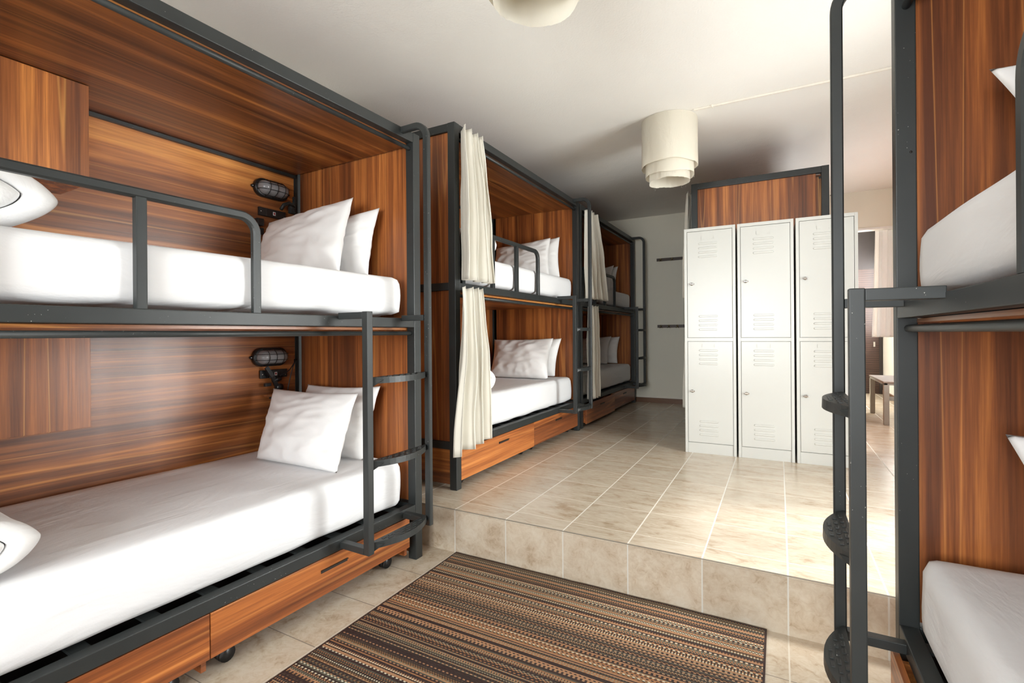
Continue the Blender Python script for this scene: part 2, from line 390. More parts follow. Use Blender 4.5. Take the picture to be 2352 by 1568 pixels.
struct('wall_back', mb, MAT['wall_w'])
struct('wall_far', MB().box(XL, OPX, YF, YF+.12, 0, ZC).box(OPX, XR, YF, YF+.12, OPZ, ZC), MAT['wall'])
struct('wall_beyond', MB().box(XL, XR, YE, YE+.1, 0, ZC), MAT['wall_w'])
struct('trim_1', MB().box(OPX-.02, XR, YF-.012, YF+.13, OPZ-.022, OPZ), MAT['frame_w'])
struct('trim_2', MB().box(XL, OPX, YF-.016, YF, ZS+.075, ZS+.088).box(XL, OPX, YF-.010, YF, ZS+.096, ZS+.100), MAT['conduit'])
struct('baseboard_far', MB().box(XL, OPX, YF-.012, YF, ZS, ZS+.070), MAT['terracotta'])
struct('baseboard_right', MB().box(XR-.012, XR, DOOR_Y1+.1, YE, ZS, ZS+.070), MAT['terracotta'])

def window(name, axis, pos, a0, a1, z0, z1, bars):
    fr = MB(); t = .055
    def bx(p0, p1, q0, q1, m): (m.box(pos-.05, pos+.02, p0, p1, q0, q1) if axis == 'x' else m.box(p0, p1, pos-.02, pos+.05, q0, q1))
    bx(a0, a0+t, z0, z1, fr); bx(a1-t, a1, z0, z1, fr); bx(a0, a1, z0, z0+t, fr); bx(a0, a1, z1-t, z1, fr)
    for k in range(1, bars): c = a0 + (a1-a0)*k/bars; bx(c-.03, c+.03, z0, z1, fr)
    o = struct(name, fr, MAT['frame_w'])
    g = MB()
    (g.box(pos-.012, pos-.008, a0+t, a1-t, z0+t, z1-t) if axis == 'x' else g.box(a0+t, a1-t, pos+.008, pos+.012, z0+t, z1-t))
    g.build('window_pane', MAT['glass'], o)
    return o
window('door_1', 'x', XR+.07, DOOR_Y0, DOOR_Y1, DOOR_Z0, DOOR_Z1, 2)
window('window_1', 'y', YB-.07, BW_X0, BW_X1, BW_Z0, BW_Z1, 2)
window('window_2', 'x', XR+.07, FW_Y0, FW_Y1, FW_Z0, FW_Z1, 2)
window('added_fill_window', 'x', XR+.07, MW_Y0, MW_Y1, MW_Z0, MW_Z1, 2)  # added unseen window, made up to carry the far-end fill light
window('window_3', 'x', XR+.07, SW_Y0, SW_Y1, SW_Z0, SW_Z1, 2)
# dark slatted door at the end of the room beyond
d2 = struct('door_2', MB().box(.55, 1.44, YE-.05, YE, ZS, 2.30), MAT['louvre'])
MB().box(.50, .55, YE-.06, YE, ZS, 2.58).box(1.44, 1.485, YE-.06, YE, ZS, 2.58).box(.50, 1.485, YE-.06, YE, 2.30, 2.97).build('door_frame', plain('dark_door_frame', (.030, .022, .020), 0.5), d2)
MB().box(1.36, 1.385, YE-.075, YE-.05, 1.02, 1.10).build('door_handle', MAT['chrome'], d2)

# ------------------------------------------------------------------ bunk beds
L_, D_, H_, P_ = 2.27, 1.09, 2.41, .055
class Frame:
    def __init__(s, x0, y0, z0, sgn, rz=0.0): s.x0, s.y0, s.z0, s.s, s.rz = x0, y0, z0, sgn, rz
    def W(s, d, y, z):
        x = s.s*d; c, n = math.cos(s.rz), math.sin(s.rz)
        return Vector((s.x0 + x*c - y*n, s.y0 + x*n + y*c, s.z0 + z))
    def inv(s, p):
        x, y = p[0]-s.x0, p[1]-s.y0; c, n = math.cos(s.rz), math.sin(s.rz)
        return ((x*c + y*n)*s.s, -x*n + y*c, p[2]-s.z0)

def bunk(fr, label, back_grain='wood_z', near_panel=True, rungs_detail=True):
    s = fr.s; E = empty('bunk_bed', (fr.x0, fr.y0, fr.z0), fr.rz)
    tag(E, label, 'bunk bed', 'steel and walnut bunk beds')
    met = MAT['metal']
    def B(m, d0, d1, y0, y1, z0, z1, mi=0, bev=0.0): return m.box(s*d0, s*d1, y0, y1, z0, z1, mi, bev)
    for d0, y0 in ((0, 0), (0, L_-P_), (D_-P_, 0), (D_-P_, L_-P_)):
        B(MB(), d0, d0+P_, y0, y0+P_, 0, H_, 0, .003).build('post', met, E)
    t = .05
    def ring(name, z0, z1):
        m = MB(); B(m, .001, .001+t, P_, L_-P_, z0, z1, 0, .003); B(m, D_-t, D_, P_, L_-P_, z0, z1, 0, .003)
        B(m, P_, D_-P_, .002, .052, z0, z1, 0, .003); B(m, P_, D_-P_, L_-.052, L_-.002, z0, z1, 0, .003)
        return m
    m = ring('t', H_-.055, H_-.001)
    B(m, 1.018, 1.038, P_, L_-P_, 2.318, 2.336)
    m.build('top_frame', met, E)
    ring('m', 1.312, 1.362).build('upper_bed_frame', met, E)
    ring('l', .262, .312).build('lower_bed_frame', met, E)
    m = MB()
    for k in range(11): B(m, .045, 1.04, .12+.197*k, .17+.197*k, .296, .306)
    m.build('bed_slats', met, E)
    B(MB(), .055, 1.035, P_, L_-P_, .245, .255).build('slat_shade_sheet', MAT['slot'], E)  # near-black sheet standing in for the shade beneath the slats
    B(MB(), 1.040, 1.056, P_, L_-P_, .03, 2.336).build('back_panel', MAT[back_grain], E)
    m = MB(); B(m, P_, .995, L_-.038, L_-.018, .324, 1.311); B(m, P_, .995, L_-.038, L_-.018, 1.363, H_-.056); B(m, P_, .995, L_-.038, L_-.018, .03, .261)
    m.build('end_panel', MAT['wood_z'], E)
    m = MB(); B(m, P_, .995, .018, .038, .313, 1.311); B(m, P_, .995, .018, .038, 1.363, H_-.056)
    m.build('end_panel', MAT['wood_z'], E)
    B(MB(), P_, .995, .018, .038, .03, .261).build('end_panel', MAT['wood_x'], E)
    B(MB(), .046, 1.038, P_+.001, L_-P_-.001, 2.338, 2.3545).build('canopy_panel', MAT['wood_top'], E)
    B(MB(), .052, 1.038, P_+.001, L_-P_-.001, 1.298, 1.310).build('base_panel', MAT['wood_y'], E)
    for z in (1.279, 2.325):
        MB().rod((s*.030, .052, z), (s*.030, L_-.052, z), .0115, 14).build('curtain_rod', met, E)
    for z0, z1 in ((.888, 1.297), (1.920, 2.336)):
        m = MB(); B(m, .742, 1.039, P_+.002, 1.008, z0, z1, 0, .001); B(m, .738, .742, P_+.004, 1.004, z0+.003, z1-.003)
        m.build('cabinet', MAT['wood_cab'], E)
    # guard rail
    zt = 1.742; r = .065; y0, y1 = .11, 1.285
    pts = [(s*.016, y0, 1.362)] + [tuple(p) for p in arc((s*.016, y0+r, zt-r), (0, -1, 0), (0, 0, 1), r, 0, PI/2)] + \
          [tuple(p) for p in arc((s*.016, y1-r, zt-r), (0, 0, 1), (0, 1, 0), r, 0, PI/2)] + [(s*.016, y1, 1.362)]
    m = MB(); m.square(pts, .032, .030, (1, 0, 0), 0, .006)
    for y in (.502, .882): B(m, .002, .030, y-.016, y+.016, 1.360, zt-.012, 0, .003)
    m.build('guard_rail', met, E)
    # ladder
    lad = MB(); dn, w_ = .168, .034; ya, yb = 1.700, 2.128
    B(lad, -dn-w_/2, -dn+w_/2, ya-w_/2, ya+w_/2, .270, 1.378, 0, .003)
    top = 2.392; rr = .075
    pts = [(-s*dn, yb, .262), (-s*dn, yb, top-rr)] + [tuple(p) for p in arc((-s*(dn-rr), yb, top-rr), (-s, 0, 0), (0, 0, 1), rr, 0.15, PI/2)] + [(s*.002, yb, top)]
    lad.square(pts, w_, w_*.85, (0, 1, 0), 0, .004)
    for y in (ya, yb):
        B(lad, -dn+w_/2, .002 if y == yb else .004, y-w_/2, y+w_/2, 1.346, 1.376, 0, .002)
        B(lad, -dn+w_/2, .004, y-w_/2, y+w_/2, .270, .300, 0, .002)
    lo = lad.build('ladder', met, E)
    for z in (1.075, .690, .315):
        m = MB(); n = 14; yi, yo = ya+w_/2-.004, yb-w_/2+.004; dd = dn-.012; bulge = .068
        def edge(i):
            q = i/n; return (-(dd + .004 + bulge*math.sin(PI*q)**0.8), yi+(yo-yi)*q)
        vs, fs = [], []
        for i in range(n+1):
            eo = edge(i); y = eo[1]
            for (d_, z_) in ((-dd, z), (eo[0], z), (eo[0]-.001, z-.029), (-dd, z-.006)):
                vs.append((s*d_, y, z_))
        for i in range(n):
            for q in range(4): fs.append((i*4+q, i*4+(q+1) % 4, (i+1)*4+(q+1) % 4, (i+1)*4+q))
        fs += [(0, 1, 2, 3), tuple(n*4+q for q in (3, 2, 1, 0))]
        m.add(vs, fs)
        for row, dy in ((.018, 0), (.036, .022), (.054, 0)):
            for k in range(9):
                y = yi+.035+dy+k*.042; q = (y-yi)/(yo-yi)
                if q > .93 or row > bulge*math.sin(PI*max(q, .01))**.8-.006: continue
                m.box(-s*(dd+row-.005), -s*(dd+row+.005), y-.012, y+.012, z-.001, z+.0025, 0, .001)
        # gusset under the tread
        m.add([(-s*dd, yi, z-.005), (-s*(dd+.045), yi+.05, z-.012), (-s*dd, yi, z-.055), (-s*dd, yi+.006, z-.005), (-s*(dd+.045), yi+.056, z-.012), (-s*dd, yi+.006, z-.055)],
              [(0, 1, 2), (3, 5, 4), (0, 3, 4, 1), (1, 4, 5, 2), (2, 5, 3, 0)])
        m.build('rung', met, lo)
    # bolt holes in the front posts
    for dd, y in ((.040, L_-P_), (.044, 0)):
        MB().rod((s*dd, y+.0008, 1.85), (s*dd, y-.0008, 1.85), .004, 10).build('bolt_hole', MAT['slot'], E)
    return E

B1 = Frame(-1.851, -.0435, 0, -1, math.radians(-1.2))
B2 = Frame(-1.850, 2.638, ZS, -1)
B3 = Frame(-1.858, 4.968, ZS, -1)
B4 = Frame(-.712, 4.85, ZS, 1)
B5 = Frame(.340, -.200, 0, 1)
bunk(B1, 'nearest bunk bed on the left, on the lower floor, open with no curtains', 'wood_y')
bunk(B2, 'middle bunk bed on the left, just above the step, with curtains at its near end')
bunk(B3, 'last bunk bed on the left, in shade against the far wall')
bunk(B4, 'bunk bed standing behind the white lockers, only its end panel showing above them')
bunk(B5, 'bunk bed cut by the right edge of the photo, with ladder in front')

# ------------------------------------------------------------------ drawers
def drawer(fr, y0, y1, zb, zt, dfront, label, feet=0.0):
    s = fr.s; c = fr.W(0, 0, 0); E = empty('bed_drawer', fr.W(0, y0, 0), fr.rz)
    tag(E, label, 'drawer', 'drawers under the bunk beds')
    ln = y1-y0
    MB().box(s*dfront, s*(dfront+.018), 0, ln, zb, zt, 0, .0012).build('drawer_front', MAT['wood_dr'], E)
    m = MB(); m.box(s*(dfront+.019), s*.80, .012, .028, zb+.008, zt-.03); m.box(s*(dfront+.019), s*.80, ln-.028, ln-.012, zb+.008, zt-.03)
    m.box(s*(dfront+.019), s*.80, .028, ln-.028, zb+.008, zb+.02); m.box(s*.78, s*.80, .028, ln-.028, zb+.02, zt-.03)
    if feet: m.box(s*(dfront+.019), s*(dfront+.24), ln-.022, ln-.004, zb-feet, zb+.008)
    m.build('drawer_box', MAT['wood_dr'], E)
    m = MB(); yc = ln*.52; m.box(s*(dfront-.003), s*(dfront+.001), yc-.075, yc+.075, zt-.062, zt-.048, 0, .001); m.box(s*(dfront-.010), s*(dfront-.002), yc-.075, yc+.075, zt-.050, zt-.047)
    m.build('drawer_handle', MAT['slot'], E)
    for yy in (.10, ln-.10):
        for dd in (dfront+.095, .70):
            m = MB(); r = min(zb*.5+.002, .034)
            m.rod((s*(dd-.012), yy, r), (s*(dd+.012), yy, r), r-.001, 16); m.rod((s*(dd-.026), yy, r*.95), (s*(dd-.018), yy, r*.95), r*.92, 16)
            m.box(s*(dd-.018), s*(dd+.018), yy-.014, yy+.018, r*1.2, zb+.008)
            m.build('castor', MAT['black'], E)
    return E
drawer(B1, .060, 1.088, .092, .258, .002, 'near drawer of the nearest left bunk, partly under the bottom edge', .045)
drawer(B1, 1.092, 2.165, .092, .258, .002, 'far drawer of the nearest left bunk, handle below the ladder', .045)
drawer(B2, .058, 1.158, .055, .258, .002, 'sunlit orange drawer below the curtain of the middle left bunk')
drawer(B2, 1.162, 2.212, .055, .258, .008, 'drawer below the ladder of the middle left bunk')
drawer(B3, .060, 1.10, .045, .255, -.035, 'shaded near drawer of the last left bunk, pulled slightly forward')
drawer(B3, 1.105, 2.20, .045, .255, .0, 'shaded far drawer of the last left bunk, by the far wall')
drawer(B5, 1.092, 2.165, .092, .258, -.030, 'drawer at the foot of the right-hand bunk by the lower right corner', .045)

# ------------------------------------------------------------------ mattresses
def mattress(fr, zb, zt, label, seed):
    s = fr.s; d0, d1, y0, y1 = .048, 1.012, .05, 2.165
    bm = bmesh.new(); nx, ny, nz = 26, 50, 7
    def P(u, v, w_):   # unit cube -> rounded box
        p = Vector((u, v, w_)); R = .046
        X, Y, Z = d0+(d1-d0)*u, y0+(y1-y0)*v, zb+(zt-zb)*w_
        cx_ = min(max(X, d0+R), d1-R); cy_ = min(max(Y, y0+R), y1-R); cz_ = min(max(Z, zb+R*.6), zt-R*.75)
        q = Vector((X-cx_, Y-cy_, (Z-cz_)*R/(R*.75 if Z > cz_ else R*.6)))
        if q.length > 1e-6:
            m_ = max(abs(q.x), abs(q.y), abs(q.z)); q = q*(m_/q.length)
        q.z *= (.75 if q.z > 0 else .6)
        return Vector((cx_, cy_, cz_)) + q
    mb = MB(); idx = {}
    vs, fs = [], []
    def vert(i, j, k):
        key = (i, j, k)
        if key not in idx:
            p = P(i/nx, j/ny, k/nz)
            nz1 = noise.noise(Vector((p.x*2.2, p.y*1.1, p.z*2+seed)))*.006
            nz2 = noise.noise(Vector((p.x*6, p.y*3.3+seed, p.z*8)))*.0035
            low = max(0, 1-(p.z-zb)/.09)
            ct = Vector(((d0+d1)/2, (y0+y1)/2, (zb+zt)/2)); q = p-ct
            side = Vector((1 if q.x > .40 else (-1 if q.x < -.40 else 0), 1 if q.y > .98 else (-1 if q.y < -.98 else 0), 0))
            p = p + side*(nz1*.8+nz2*1.2)
            belly = math.sin(PI*min(1, max(0, (p.z-zb)/(zt-zb))))
            if side.x < 0: p.x -= .006*belly
            if side.y > 0: p.y += .004*belly
            if q.z > 0 and k == nz: p.z += nz1*.7+nz2*.4 + .004
            if k == 0 and abs(side.x)+abs(side.y) > 0: p.z = max(p.z + .010 + .008*noise.noise(Vector((p.x*5, p.y*5, seed))), zb)
            idx[key] = len(vs); vs.append((s*p.x, p.y, p.z))
        return idx[key]
    for i in range(nx):
        for j in range(ny):
            for k in (0, nz): fs.append([vert(i, j, k), vert(i+1, j, k), vert(i+1, j+1, k), vert(i, j+1, k)])
    for i in range(nx):
        for k in range(nz):
            for j in (0, ny): fs.append([vert(i, j, k), vert(i+1, j, k), vert(i+1, j, k+1), vert(i, j, k+1)])
    for j in range(ny):
        for k in range(nz):
            for i in (0, nx): fs.append([vert(i, j, k), vert(i, j+1, k), vert(i, j+1, k+1), vert(i, j, k+1)])
    mb.add(vs, fs, 0, True)
    o = mb.build('mattress', MAT['sheet']); o.location = (fr.x0, fr.y0, fr.z0); o.rotation_euler = (0, 0, fr.rz)
    tag(o, label, 'mattress', 'white sheeted mattresses')
    return o
for fr, z, lab in ((B1, .3135, 'white sheeted lower mattress of the nearest left bunk'), (B1, 1.367, 'white sheeted upper mattress of the nearest left bunk'),
                   (B2, .3135, 'white lower mattress of the middle left bunk, behind curtain and ladder'), (B2, 1.367, 'white upper mattress of the middle left bunk, behind the guard rail'),
                   (B3, .3135, 'shaded lower mattress of the last left bunk'), (B3, 1.367, 'shaded upper mattress of the last left bunk'),
                   (B4, .3135, 'lower mattress of the bunk hidden behind the lockers'), (B4, 1.367, 'upper mattress of the bunk hidden behind the lockers'),
                   (B5, .3135, 'white lower mattress of the bunk at the right edge, by the lower right corner'), (B5, 1.367, 'white upper mattress of the bunk at the right edge')):
    if fr is B4: continue
    mattress(fr, z, z+(.255 if z < 1 else .218), lab, random.random()*20)

# ------------------------------------------------------------------ pillows
def pillow(c00, c10, c11, c01, thick, label, seed, group='white pillows'):
    """four corners: bottom-left, bottom-right, top-right, top-left"""
    c00, c10, c11, c01 = map(Vector, (c00, c10, c11, c01)); n = 44; vs, fs = [], []
    nrm = ((c10-c00).cross(c01-c00) + (c11-c10).cross(c01-c10)).normalized()
    if nrm.y > 0: nrm = -nrm
    cen = (c00+c10+c11+c01)/4
    org = (c00+c10)/2; org.z = min(c00.z, c10.z)
    for side in (1, -1):
        for i in range(n+1):
            for j in range(n+1):
                u, v = i/n, j/n
                # edges curve in between the corners
                a = math.sin(PI*u); b = math.sin(PI*v)
                uu = u + .045*(0.5-u)*b*1.3; vv = v + (.06*(0.5-v)*a if v > .5 else .015*(0.5-v)*a)
                p = (c00*(1-uu)*(1-vv) + c10*uu*(1-vv) + c11*uu*vv + c01*(1-uu)*vv)
                pro = (max(0, 1-abs(2*u-1)**2.6)*max(0, 1-abs(2*v-1)**2.4))**.55
                pro *= 1 + .22*(0.5-v)
                wr = noise.noise(Vector((u*4+seed, v*4, side*3)))*.018 + noise.noise(Vector((u*6+v*3+seed, v*7-u*3, side*5)))*.006 + (1-abs(noise.noise(Vector((u*5-v*3+seed*3, v*6+u*2, side*9))))*3.0)*.005
                edge = min(u, 1-u, v, 1-v)
                rad = noise.noise(Vector((math.atan2(v-.5, u-.5)*6, seed, side)))*.012*max(0, 1-edge*5)*(1 if edge > .01 else 0)
                h = thick/2*pro + (wr+rad)*min(1, pro*1.5)
                p = p + nrm*h*side
                vs.append(p-org)
    m = (n+1)*(n+1)
    for si in (0, 1):
        for i in range(n):
            for j in range(n):
                a = si*m + i*(n+1)+j; fs.append((a, a+n+1, a+n+2, a+1))
    mb = MB(); mb.add(vs, fs, 0, True)
    o = mb.build('pillow', MAT['pillow']); o.location = org
    bm = bmesh.new(); bm.from_mesh(o.data); bmesh.ops.remove_doubles(bm, verts=bm.verts, dist=.0006); bmesh.ops.recalc_face_normals(bm, faces=bm.faces); bm.to_mesh(o.data); bm.free()
    for p in o.data.polygons: p.use_smooth = True
    tag(o, label, 'pillow', group); return o
pillow((-2.70, 1.78, 1.60), (-2.03, 1.84, 1.60), (-2.125, 2.03, 2.055), (-2.83, 2.00, 1.985), .15, 'front pillow on the upper bed of the nearest left bunk', 1)
pillow((-2.70, 2.035, 1.60), (-2.045, 2.06, 1.60), (-2.02, 2.13, 2.005), (-2.74, 2.13, 1.97), .11, 'rear pillow leaning on the end panel of the nearest upper bed', 2)
pillow((-2.58, 1.735, .583), (-1.965, 1.755, .575), (-2.01, 1.945, .955), (-2.70, 1.930, .950), .16, 'large front pillow on the lower bed of the nearest left bunk', 3)
pillow((-2.62, 1.96, .58), (-2.035, 2.00, .575), (-2.02, 2.125, .975), (-2.62, 2.115, .962), .14, 'rear pillow behind the nearest ladder, on the lower bed', 4)
pillow((-2.64, 4.40, 1.850), (-1.995, 4.46, 1.850), (-2.05, 4.62, 2.255), (-2.66, 4.56, 2.19), .15, 'front pillow on the upper bed of the middle left bunk', 5)
pillow((-2.66, 4.62, 1.850), (-1.975, 4.68, 1.850), (-2.012, 4.77, 2.285), (-2.66, 4.76, 2.24), .13, 'rear pillow on the upper bed of the middle left bunk', 6)
pillow((-2.62, 4.33, .835), (-1.985, 4.38, .830), (-2.01, 4.58, 1.225), (-2.68, 4.54, 1.212), .16, 'front pillow on the lower bed of the middle left bunk', 7)
pillow((-2.64, 4.60, .835), (-2.035, 4.67, .830), (-2.00, 4.77, 1.222), (-2.66, 4.76, 1.20), .14, 'rear pillow on the lower bed of the middle left bunk', 8)
pillow((-2.75, 6.76, .835), (-2.15, 6.80, .835), (-2.13, 6.94, 1.228), (-2.78, 6.92, 1.20), .14, 'front pillow on the shaded lower bed of the last left bunk', 9)
pillow((-2.75, 6.96, .835), (-2.06, 7.00, .835), (-2.045, 7.08, 1.222), (-2.78, 7.08, 1.20), .13, 'rear pillow on the shaded lower bed of the last left bunk', 10)
pillow((-2.75, 6.76, 1.85), (-2.10, 6.80, 1.85), (-2.085, 6.94, 2.252), (-2.78, 6.92, 2.12), .14, 'front pillow on the shaded upper bed of the last left bunk', 11)
pillow((-2.75, 6.96, 1.85), (-2.08, 7.00, 1.85), (-2.06, 7.07, 2.252), (-2.78, 7.08, 2.15), .12, 'rear pillow on the shaded upper bed of the last left bunk', 12)
pillow((.600, 1.66, 1.605), (1.22, 1.66, 1.605), (1.24, 1.86, 2.00), (.526, 1.86, 2.005), .15, 'pillow on the upper bed at the right edge, peeking past the guard rail', 13)
pillow((.625, 1.64, .590), (1.22, 1.64, .590), (1.24, 1.82, .985), (.545, 1.83, .985), .16, 'pillow on the lower bed at the right edge, only its corner in view', 14)

# ------------------------------------------------------------------ folded duvets
def duvet(loc, ln, wd, ht, sgn, label, seed, rz=0.0):
    """a duvet folded and rolled: flattened spiral seen from the aisle, extruded into the bed"""
    turns = 1.8; n = 72; th = .030; prof_o, prof_i = [], []
    def sp(t, r):    # t 0..1 outer -> inner
        a = -PI*.55 + 2*PI*turns*t
        A, Bz = ln/2*r, ht/2*r
        e = .95
        ca, sa = math.cos(a), math.sin(a)
        return (A*math.copysign(abs(ca)**e, ca), Bz*math.copysign(abs(sa)**1.45, sa))
    for i in range(n+1):
        t = i/n; r = 1 - .66*t; ri = r - .355
        prof_o.append(sp(t, r)); prof_i.append(sp(t, max(ri, .02)))
    ring = prof_o + prof_i[::-1]; k = len(ring); K = 16; vs, fs = [], []
    for q in range(K+1):
        w_ = q/K; endr = .045
        sc = 1 - .06*(1-min(1, w_/.12))**2 - .06*(1-min(1, (1-w_)/.12))**2
        for i, (a, b) in enumerate(ring):
            nz_ = noise.noise(Vector((a*7+seed, b*9, w_*2.0)))*.012
            vs.append((sgn*wd*w_ + sgn*.015*noise.noise(Vector((a*6, b*6+seed, 1))), a*sc*(1+nz_*2), ht/2 + b*sc + nz_*.8))
    for q in range(K):
        for i in range(k):
            j = (i+1) % k; fs.append((q*k+i, q*k+j, (q+1)*k+j, (q+1)*k+i))
    m2 = len(prof_o)
    for base in (0, K*k):
        for i in range(m2-1):
            fs.append((base+i, base+i+1, base+k-2-i, base+k-1-i))
    mb = MB(); mb.add(vs, fs, 0, True); o = mb.build('folded_duvet', MAT['duvet']); o.location = loc; o.rotation_euler = (0, 0, rz)
    sm = o.modifiers.new('soft', 'SUBSURF'); sm.levels = 1; sm.render_levels = 1
    tag(o, label, 'duvet', 'folded duvets on the beds'); return o
duvet((-2.02, .47, 1.592), .52, .55, .24, -1, 'folded white duvet at the left end of the nearest upper bed', 1.0, -.02)
duvet((-1.93, .42, .580), .46, .50, .20, -1, 'rolled white duvet on the nearest lower bed, cut by the left edge', 5.0, -.02)
duvet((-1.93, 3.13, 1.842), .50, .55, .26, -1, 'folded white duvet on the middle upper bed beside the curtain', 9.0)
duvet((-1.92, 3.10, .830), .46, .50, .20, -1, 'folded white duvet on the middle lower bed beside the curtain', 12.0)

# ------------------------------------------------------------------ curtains
def curtain(top, bot, folds, amp, label, group='cream bunk curtains', seed=0.0, axis='y', hem=0.0, n=120, k=36, stag=0.0, mat='curtain'):
    """top = (x, a0, a1, z), bot = (x, a0, a1, z); a is the coordinate along the rod"""
    vs, fs = [], []
    for j in range(k+1):
        t = j/k; x = top[0]+(bot[0]-top[0])*t**.8; a0 = top[1]+(bot[1]-top[1])*t**1.3; a1 = top[2]+(bot[2]-top[2])*t**1.1; z = top[3]+(bot[3]-top[3])*t
        for i in range(n+1):
            u = i/n
            ph = 2*PI*folds*(u + .035*math.sin(6*u+seed)) + .5*noise.noise(Vector((u*3, t*1.5, seed)))
            am = amp*(.55+.45*min(1, t*2.5))*(1+.35*noise.noise(Vector((u*4, t*2, seed+4))))
            f = math.sin(ph); f = math.copysign(abs(f)**.7, f)
            a = a0+(a1-a0)*u + .22*(a1-a0)/folds*math.sin(2*ph)*.5
            dx = am*f + .010*noise.noise(Vector((u*7, t*4, seed+9)))
            zz = z
            if j == 0: zz += .010*math.sin(ph)   # pleats rise a little
            if j == k: zz += stag*(u-.5) + .006*noise.noise(Vector((u*9, seed, 1)))
            vs.append((x+dx, a, zz) if axis == 'y' else (a, x+dx, zz))
    for j in range(k):
        for i in range(n): a = j*(n+1)+i; fs.append((a, a+1, a+n+2, a+n+1))
    org = Vector(((top[0]), (top[1]+top[2])/2, top[3])) if axis == 'y' else Vector(((top[1]+top[2])/2, top[0], top[3]))
    mb = MB(); mb.add([Vector(v)-org for v in vs], fs, 0, True); o = mb.build('curtain', MAT[mat]); o.location = org
    so = o.modifiers.new('thick', 'SOLIDIFY'); so.thickness = .0018
    tag(o, label, 'curtain', group); return o
curtain((-1.793, 2.632, 2.885, 2.615), (-1.790, 2.625, 3.020, 1.628), 3.6, .046, 'upper curtain bunched at the near end of the middle left bunk', seed=1.0)
curtain((-1.790, 2.618, 2.890, 1.572), (-1.760, 2.450, 2.960, .545), 3.8, .050, 'lower curtain bunched at the near end of the middle left bunk', seed=3.0, stag=.05)
curtain((-1.803, 5.015, 5.360, 2.600), (-1.800, 5.060, 5.700, 1.650), 3.8, .040, 'upper curtain of the last left bunk, behind a ladder', seed=5.0)
curtain((-1.803, 5.030, 5.330, 1.570), (-1.800, 5.020, 5.320, .560), 3.2, .036, 'lower curtain of the last left bunk, behind a ladder', seed=7.0)
curtain((-.760, 4.92, 5.16, 2.615), (-.790, 4.90, 5.20, 1.600), 3.5, .026, 'upper curtain of the bunk behind the lockers, left of them', seed=9.0)
curtain((-.760, 4.92, 5.14, 1.570), (-.785, 4.90, 5.16, .560), 3.5, .026, 'lower curtain of the bunk behind the lockers, left of them', seed=11.0)
curtain((7.475, 1.05, 1.44, 2.52), (7.475, 1.01, 1.44, 1.20), 5.0, .028, 'pale curtain hanging in the doorway past the lockers, right of the dark door', None, 13.0, axis='x', mat='curtain_w')

# ------------------------------------------------------------------ lockers
def locker(loc, rz, label):
    E = empty('locker', loc, rz); tag(E, label, 'locker', 'white two-door lockers'); wl = MAT['locker']
    W_, H, D = .400, 1.905, .41
    m = MB(); m.box(0, W_, .020, D, 0.0, H); 
    m.box(0, .022, 0, .020, 0, H, 0, .002); m.box(W_-.022, W_, 0, .020, 0, H, 0, .002)
    m.box(.022, W_-.022, 0, .020, H-.026, H, 0, .001); m.box(.022, W_-.022, .001, .020, .948, .976, 0, .001)
    m.build('locker_body', wl, E)
    MB().box(.0235, W_-.0235, .006, .020, 0, .088, 0, .001).build('plinth', wl, E)
    for z0, z1 in ((.979, H-.029), (.093, .945)):
        m = MB(); m.box(.0250, W_-.0250, .0005, .018, z0, z1, 0, .0025)
        def vents(zs):
            for z in zs:
                x0, x1, r = W_*.29, W_*.66, .0085
                ring = [(x1-r+r*math.cos(a), z+r*math.sin(a)) for a in [(-PI/2+PI*i/8) for i in range(9)]] + [(x0+r+r*math.cos(a), z+r*math.sin(a)) for a in [(PI/2+PI*i/8) for i in range(9)]]
                c = ((x0+x1)/2, z); k = len(ring)
                vs_ = [(x, .0005, zz) for x, zz in ring] + [(c[0]+(x-c[0])*.97, -.0045, c[1]+(zz-c[1])*.62) for x, zz in ring]
                fs_ = [(i, (i+1) % k, k+(i+1) % k, k+i) for i in range(k)] + [tuple(range(k, 2*k))]
                m.add(vs_, fs_)
        top = z1+.029
        vents([top-.135-.037*i for i in range(4)] if z0 > .5 else [z1-.075-.037*i for i in range(4)])
        vents([z0+.068+.037*i for i in range(4)])
        zl = (top-.088) if z0 > .5 else z1-.035
        for sx, xx in ((1, W_*.35), (-1, W_*.60)):
            m.box(xx, xx+.0035*sx, -.0025, .001, zl-.010, zl+.014); m.box(xx, xx+.024*sx, -.0025, .001, zl-.012, zl-.0085)
        dr = m.build('locker_door', wl, E)
        zk = (z0+z1)/2+.005; xk = .062
        k_ = MB(); k_.rod((xk, .0005, zk), (xk, -.006, zk), .012, 20)
        vs_, fs_ = [], []
        for i in range(13):
            a = 2*PI*i/12
        k_.box(xk-.019, xk+.019, -.016, -.005, zk-.0065, zk+.0065, 0, .005)
        k_.build('lock_knob', MAT['chrome'], dr)
    return E
LR = math.radians(0.6)
names = ('leftmost white metal locker, nearest the bunk curtain', 'middle white metal locker of the three', 'rightmost white metal locker, crossed by the black ladder rail')
for i in range(3):
    locker((-.708 + i*.4145, 4.405+i*.004, ZS), LR, names[i])

